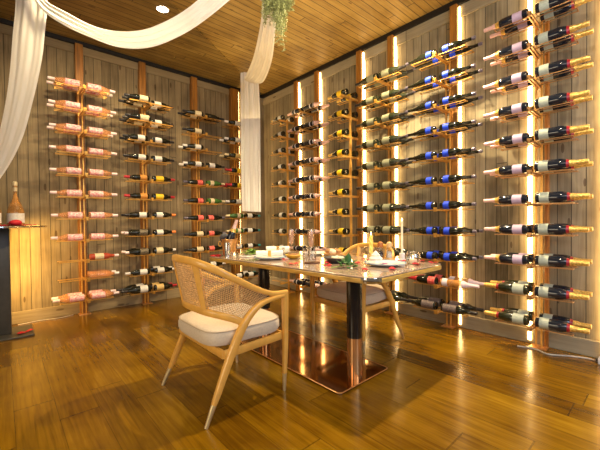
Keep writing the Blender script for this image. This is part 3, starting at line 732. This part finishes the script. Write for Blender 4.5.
# petals
def petal(x, y, s, label, grp, z=TZ, cat='petal'):
    bm = NB(); a = random.uniform(0,6.28)
    leafmesh(bm, (0,0,.002), (math.cos(a),math.sin(a),.35), .044*s, .046*s); leafmesh(bm, (0,0,.002), (math.cos(a+2.2),math.sin(a+2.2),.45), .038*s, .038*s)
    for v in bm.verts: v.co.z = max(v.co.z, .001)
    simple('rose_petal', bm, M['petal'], (x,y,z+.001), label, cat, grp)
for x, y, s in ((-1.60,-3.38,1.1),(-1.45,-3.50,1.3),(-.90,-3.42,1),(-.93,-3.53,1),(-1.74,-2.78,1.2),(-1.53,-2.96,1.4),(-1.60,-2.52,1),(-1.12,-3.50,1.4),(-1.02,-3.30,1),(-1.15,-3.02,1.2),(-1.36,-3.12,1),(-1.64,-3.04,1.1)):
    petal(x, y, s, 'red rose petal scattered on the dining table top', 'rose petals on the dining table')
for i in range(9): petal(-1.87+random.uniform(-.035,.03), -1.78+random.uniform(-.08,.05), 1.1, 'red rose petal in the cluster at the far-left table end', 'rose petals by the bucket')

# ------------------------------------------------------------------ bar table at the left edge
bt = empty('bar_table', (-3.50,-.42,0)); tag(bt, 'tall black bar table cut off at the left edge', 'table')
link('base', slab(NB(), rrect(-.27,.27,-.22,.22,.02), 0, .016, .004), M['black_matte'], bt)
link('column', box(NB(), -.105,.105,-.05,.05,.016,1.045,.012), M['black_matte'], bt)
link('top', lathe(NB(), [(.0,1.045),(.34,1.045),(.395,1.055),(.40,1.064),(.395,1.068),(0,1.068)], 56, cap=False), M['black_gloss'], bt)
link('rim', lathe(NB(), [(.398,1.054),(.405,1.058),(.405,1.066),(.398,1.069)], 56, cap=False), M['chrome'], bt)
def rose_magnum(x, y, label):
    z0 = 1.069
    b = empty('rose_bottle', (x,y,z0)); tag(b, label, 'bottle', 'rosé bottles on the bar table')
    R, L = .068, .40
    p = [(0,.02),(R*.9,0),(R,.01),(R,L*.30),(R*.94,L*.40),(R*.72,L*.52),(R*.42,L*.64),(.018,L*.74),(.0145,L*.80),(.0145,L*.95),(.019,L*.955),(.019,L)]
    link('glass', lathe(NB(), p, 28), G['amber'], b)
    link('label', lathe(NB(), [(R+.0008,.03),(R+.0008,.125)], 28, cap=False), LB['white'], b)
    link('stopper', lathe(NB(), [(.0165,L*.86),(.0175,L*.99),(.019,L*1.0),(.019,L*1.08),(.012,L*1.10)], 20), FO['beige'], b)
rose_magnum(-3.345,-.42,'large rosé bottle with white label standing upright, right of two')
rose_magnum(-3.52,-.55,'large rosé bottle at the very left edge of the photo')
for i in range(26):
    a = random.uniform(-2.2,1.2); r = random.uniform(.14,.31)
    petal(-3.50+r*math.cos(a), -.42+r*math.sin(a)*(.8 if r > .2 else 1), 1.1, 'red petal on the tall black bar table', 'petals on the bar table', z=1.068)
bm = NB(); bmesh.ops.create_icosphere(bm, subdivisions=3, radius=.05, matrix=Matrix.Diagonal((1,1,.6,1)))
for v in bm.verts: v.co *= 1+.15*math.sin(40*v.co.x)*math.cos(37*v.co.y)
simple('dried_rose', bm, M['petal'], (-3.36,-.62,1.10), 'crimson rose head lying before the upright rosé bottle', 'flower')
petal(-3.30,-.50,1.9,'red petal on the black base plate of the bar table','petal on the base plate', z=.017)

# ------------------------------------------------------------------ drapes
def ribbon(name, L_, R_, label, pleats=5, amp=.03, k=8, nu=40, thick=0):
    """cloth between two edge curves"""
    A = catmull(L_, k); B = catmull(R_, k); bm = NB(); g = []
    for i, (a, b) in enumerate(zip(A, B)):
        row = []; T = (A[min(i+1,len(A)-1)]-A[max(i-1,0)]).normalized(); S = (b-a); N = S.normalized().cross(T); w = S.length
        for q in range(nu+1):
            t = q/nu
            off = amp*(math.sin(t*pleats*2*PI+.5*math.sin(i*.11+t*3))+.45*math.sin(t*pleats*4.7*PI+1.3+i*.03))
            row.append(bm.verts.new(a.lerp(b, t)+N*off*min(1, w/.12)))
        g.append(row)
    for i in range(len(g)-1):
        for q in range(nu): bm.faces.new((g[i][q],g[i][q+1],g[i+1][q+1],g[i+1][q]))
    o = link(name, bm, M['drape']); tag(o, label, 'drape', 'white ceiling drapes'); return o
D = 2.7
ribbon('fabric_swag', [at(13,-50,D),at(28,-14,D),at(40,8,D),at(62,24,D),at(92,38,D),at(120,47.5,D),at(150,47.5,D),at(180,36,D),at(205,20,D),at(232,-2,D),at(266,-32,D)],
       [at(22,-55,D),at(34,-22,D),at(46,0,D),at(66,12,D),at(94,26,D),at(120,31,D),at(145,29,D),at(170,19,D),at(188,8,D),at(202,-3,D),at(250,-40,D)],
       'white sheer swag sagging across the ceiling at upper left', 3, .005)
Dl = 2.75
ribbon('hanging_drape', [at(14,-45,Dl),at(15,0,Dl),at(12,35,Dl),at(9,75,Dl),at(4,110,Dl),at(-4,145,Dl),at(-14,175,Dl),at(-30,215,Dl)],
       [at(40,-45,Dl),at(47.5,0,Dl),at(46,25,Dl),at(42,60,Dl),at(33,100,Dl),at(22,138,Dl),at(7,168,Dl),at(-16,200,Dl)],
       'white sheer drape hanging down at the left edge, tied back leftwards', 2, .007)
Ds = [2.6,2.9,3.3,3.9,4.5,4.75]
ribbon('fabric_swag', [at(263,-25,2.6),at(262.5,5,2.7),at(259,32,3.0),at(253,58,3.6),at(246.5,74,4.3),at(244,80,4.8)],
       [at(277,-25,2.6),at(276.5,5,2.7),at(275,36,3.0),at(271,64,3.6),at(262,83,4.3),at(249,82,4.8)],
       'white sheer swag falling from the hanging flowers towards the room corner', 3, .006)
Dp = 4.9
ribbon('hanging_drape', [at(240.5,70,Dp),at(240.5,110,Dp),at(240.8,160,Dp),at(242,211,Dp)], [at(258,71,Dp),at(260,110,Dp),at(260.5,160,Dp),at(261,212,Dp)],
       'long white drape panel hanging straight down near the room corner', 3, .008)
link_rod = simple('curtain_rod', tube(NB(), [at(238,70,4.9),at(262,72,4.9)], .006, n=8, k=1), M['white_plastic'], (0,0,0), 'short white rod under the ceiling holding the straight drape', 'rod')
# hanging flower ball
hub = at(270,-10,2.6)
fl = empty('hanging_flowers', hub); tag(fl, 'hanging arrangement of white blooms and trailing dusty-green fern', 'flowers')
link('cord', tube(NB(), [(0,0,0),(0,0,CEIL-hub.z)], .004, n=6, k=1), M['white_plastic'], fl)
bm = NB()
for i in range(30):
    th = random.uniform(0,2*PI); ph = random.uniform(-.9,1.0); R_ = .07
    c = Vector((math.cos(th)*math.cos(ph)*R_*1.2, math.sin(th)*math.cos(ph)*R_*1.2, -math.sin(abs(ph))*R_*1.1))
    for q in range(9):
        a = q*2.4; d = (c.normalized()+Vector((math.cos(a),math.sin(a),math.sin(a*1.7)))*.8)
        leafmesh(bm, c, d, .022, .026, nrm=c.normalized())
link('white_blooms', bm, M['white_petal'], fl)
bm = NB()
o2 = u2; 
for i in range(170):
    side = random.random()
    start = r2*(-.05+.20*side) + Vector((0,0,random.uniform(-.05,.06))) + fw*random.uniform(-.07,.07)
    ln = random.uniform(.10,.22) + (.24 if .40 < side < .75 else 0)*random.random()
    if side > .8: ln *= .6
    drift = r2*random.uniform(-.04,.05)+fw*random.uniform(-.04,.04)
    P_ = [start+drift*(t**1.3)+Vector((0,0,-ln*t)) for t in [q/10 for q in range(11)]]
    tube(bm, [P_[0],P_[5],P_[10]], .0007, n=3, k=2, cap=False)
    for q in range(1, 11):
        for e in range(5):
            d = Vector((random.uniform(-1,1),random.uniform(-1,1),random.uniform(-.9,.4)))
            leafmesh(bm, P_[q]+d*.004, d, .007, .015, nrm=(random.uniform(-1,1),random.uniform(-1,1),.3))
link('trailing_fern', bm, M['fern'], fl)
fl.children[-1]['kind'] = 'stuff'

# ------------------------------------------------------------------ small things
dl = empty('ceiling_spotlight', (-2.19,-1.30,CEIL-.013)); tag(dl, 'round recessed spotlight glowing in the wooden ceiling', 'ceiling light')
link('bezel', lathe(NB(), [(.066,0),(.068,-.006),(.056,-.010),(.052,-.003)], 28, cap=False), M['chrome'], dl)
link('lens', lathe(NB(), [(.0,-.013),(.04,-.011),(.052,-.004)], 24, cap=False), M['spot'], dl)
simple('electric_cable', tube(NB(), [(-.20,-3.90,.006),(-.17,-4.02,.006),(-.22,-4.12,.006),(-.14,-4.25,.006),(-.10,-4.36,.006),(-.13,-4.44,.006)], .006, n=8, k=6), M['cord'], (0,0,0), 'thin pale cord lying along the right wall below the magnum rack', 'cord')
simple('electric_cable', tube(NB(), [(-3.34,-.10,.006),(-3.12,-.07,.006),(-2.98,-.10,.006),(-2.84,-.06,.006)], .005, n=8, k=6), M['cord'], (0,0,0), 'thin pale cord on the floor along the left wall by the bar table', 'cord')
pb = empty('power_adapter', (-.13,-4.46,0)); tag(pb, 'small white power adapter on the floor at the right edge', 'adapter')
link('case', box(NB(), -.035,.035,-.05,.05,0,.045,.006), M['white_plastic'], pb)
link('plug', box(NB(), -.012,.012,.05,.065,.012,.032,.003), M['black_matte'], pb)

# ------------------------------------------------------------------ lights
w = bpy.data.worlds.new('world'); scene.world = w; w.use_nodes = True
w.node_tree.nodes['Background'].inputs[0].default_value = (1,.80,.58,1); w.node_tree.nodes['Background'].inputs[1].default_value = .17
def light(kind_, name, loc, tgt, energy, color, **kw):
    ld = bpy.data.lights.new(name, kind_); ld.energy = energy; ld.color = color
    for k, v in kw.items(): setattr(ld, k, v)
    o = bpy.data.objects.new(name, ld); col.objects.link(o); o.location = loc
    o.rotation_euler = (Vector(tgt)-Vector(loc)).to_track_quat('-Z','Y').to_euler(); return o
WARM = (1,.77,.43)
light('SPOT', 'table_spot', (-.75,-3.15,3.2), (-1.35,-3.05,0), 430, WARM, spot_size=2.15, spot_blend=.35, shadow_soft_size=.04)
light('SPOT', 'left_spot', (-2.19,-1.30,3.22), (-2.3,-1.0,0), 120, WARM, spot_size=2.6, spot_blend=.6, shadow_soft_size=.05)
light('SPOT', 'front_spot', (-2.3,-4.3,3.2), (-2.2,-3.6,0), 70, WARM, spot_size=2.6, spot_blend=.6, shadow_soft_size=.06)
light('AREA', 'wall_wash', (-1.9,-2.6,3.15), (-1.2,-.6,1.3), 22, (1,.82,.58), shape='RECTANGLE', size=2.2, size_y=1.6)
light('AREA', 'room_fill', (-4.4,-5.9,2.4), (-1.2,-1.8,1.2), 34, (1,.86,.70), shape='RECTANGLE', size=2.5, size_y=1.8)
light('AREA', 'day_fill', (-2.0,-6.3,1.9), (0,-4.0,1.1), 58, (.66,.80,1), shape='RECTANGLE', size=1.5, size_y=1.8)
light('AREA', 'side_fill', (-4.6,-3.2,1.0), (-1.2,-2.9,.4), 22, (1,.80,.52), shape='RECTANGLE', size=1.0, size_y=1.0)
light('AREA', 'bar_glow', (-3.35,-.25,.62), (-3.1,0,.5), 12, (1,.58,.13), shape='RECTANGLE', size=.35, size_y=.9)
light('AREA', 'ceiling_bounce', (-.9,-1.9,2.6), (-.9,-1.9,3.3), 14, (1,.70,.30), shape='RECTANGLE', size=1.6, size_y=2.8)
light('SPOT', 'left_wall_spot', (-3.0,-1.7,3.2), (-2.4,0,1.2), 95, WARM, spot_size=1.9, spot_blend=.8, shadow_soft_size=.04)
light('SPOT', 'right_wall_spot', (-1.7,-4.4,3.2), (0,-3.6,1.3), 62, (1,.86,.66), spot_size=2.0, spot_blend=.8, shadow_soft_size=.04)
scene.view_settings.view_transform = 'Standard'
scene.view_settings.exposure = 0.0
print('bottles', NBOT)
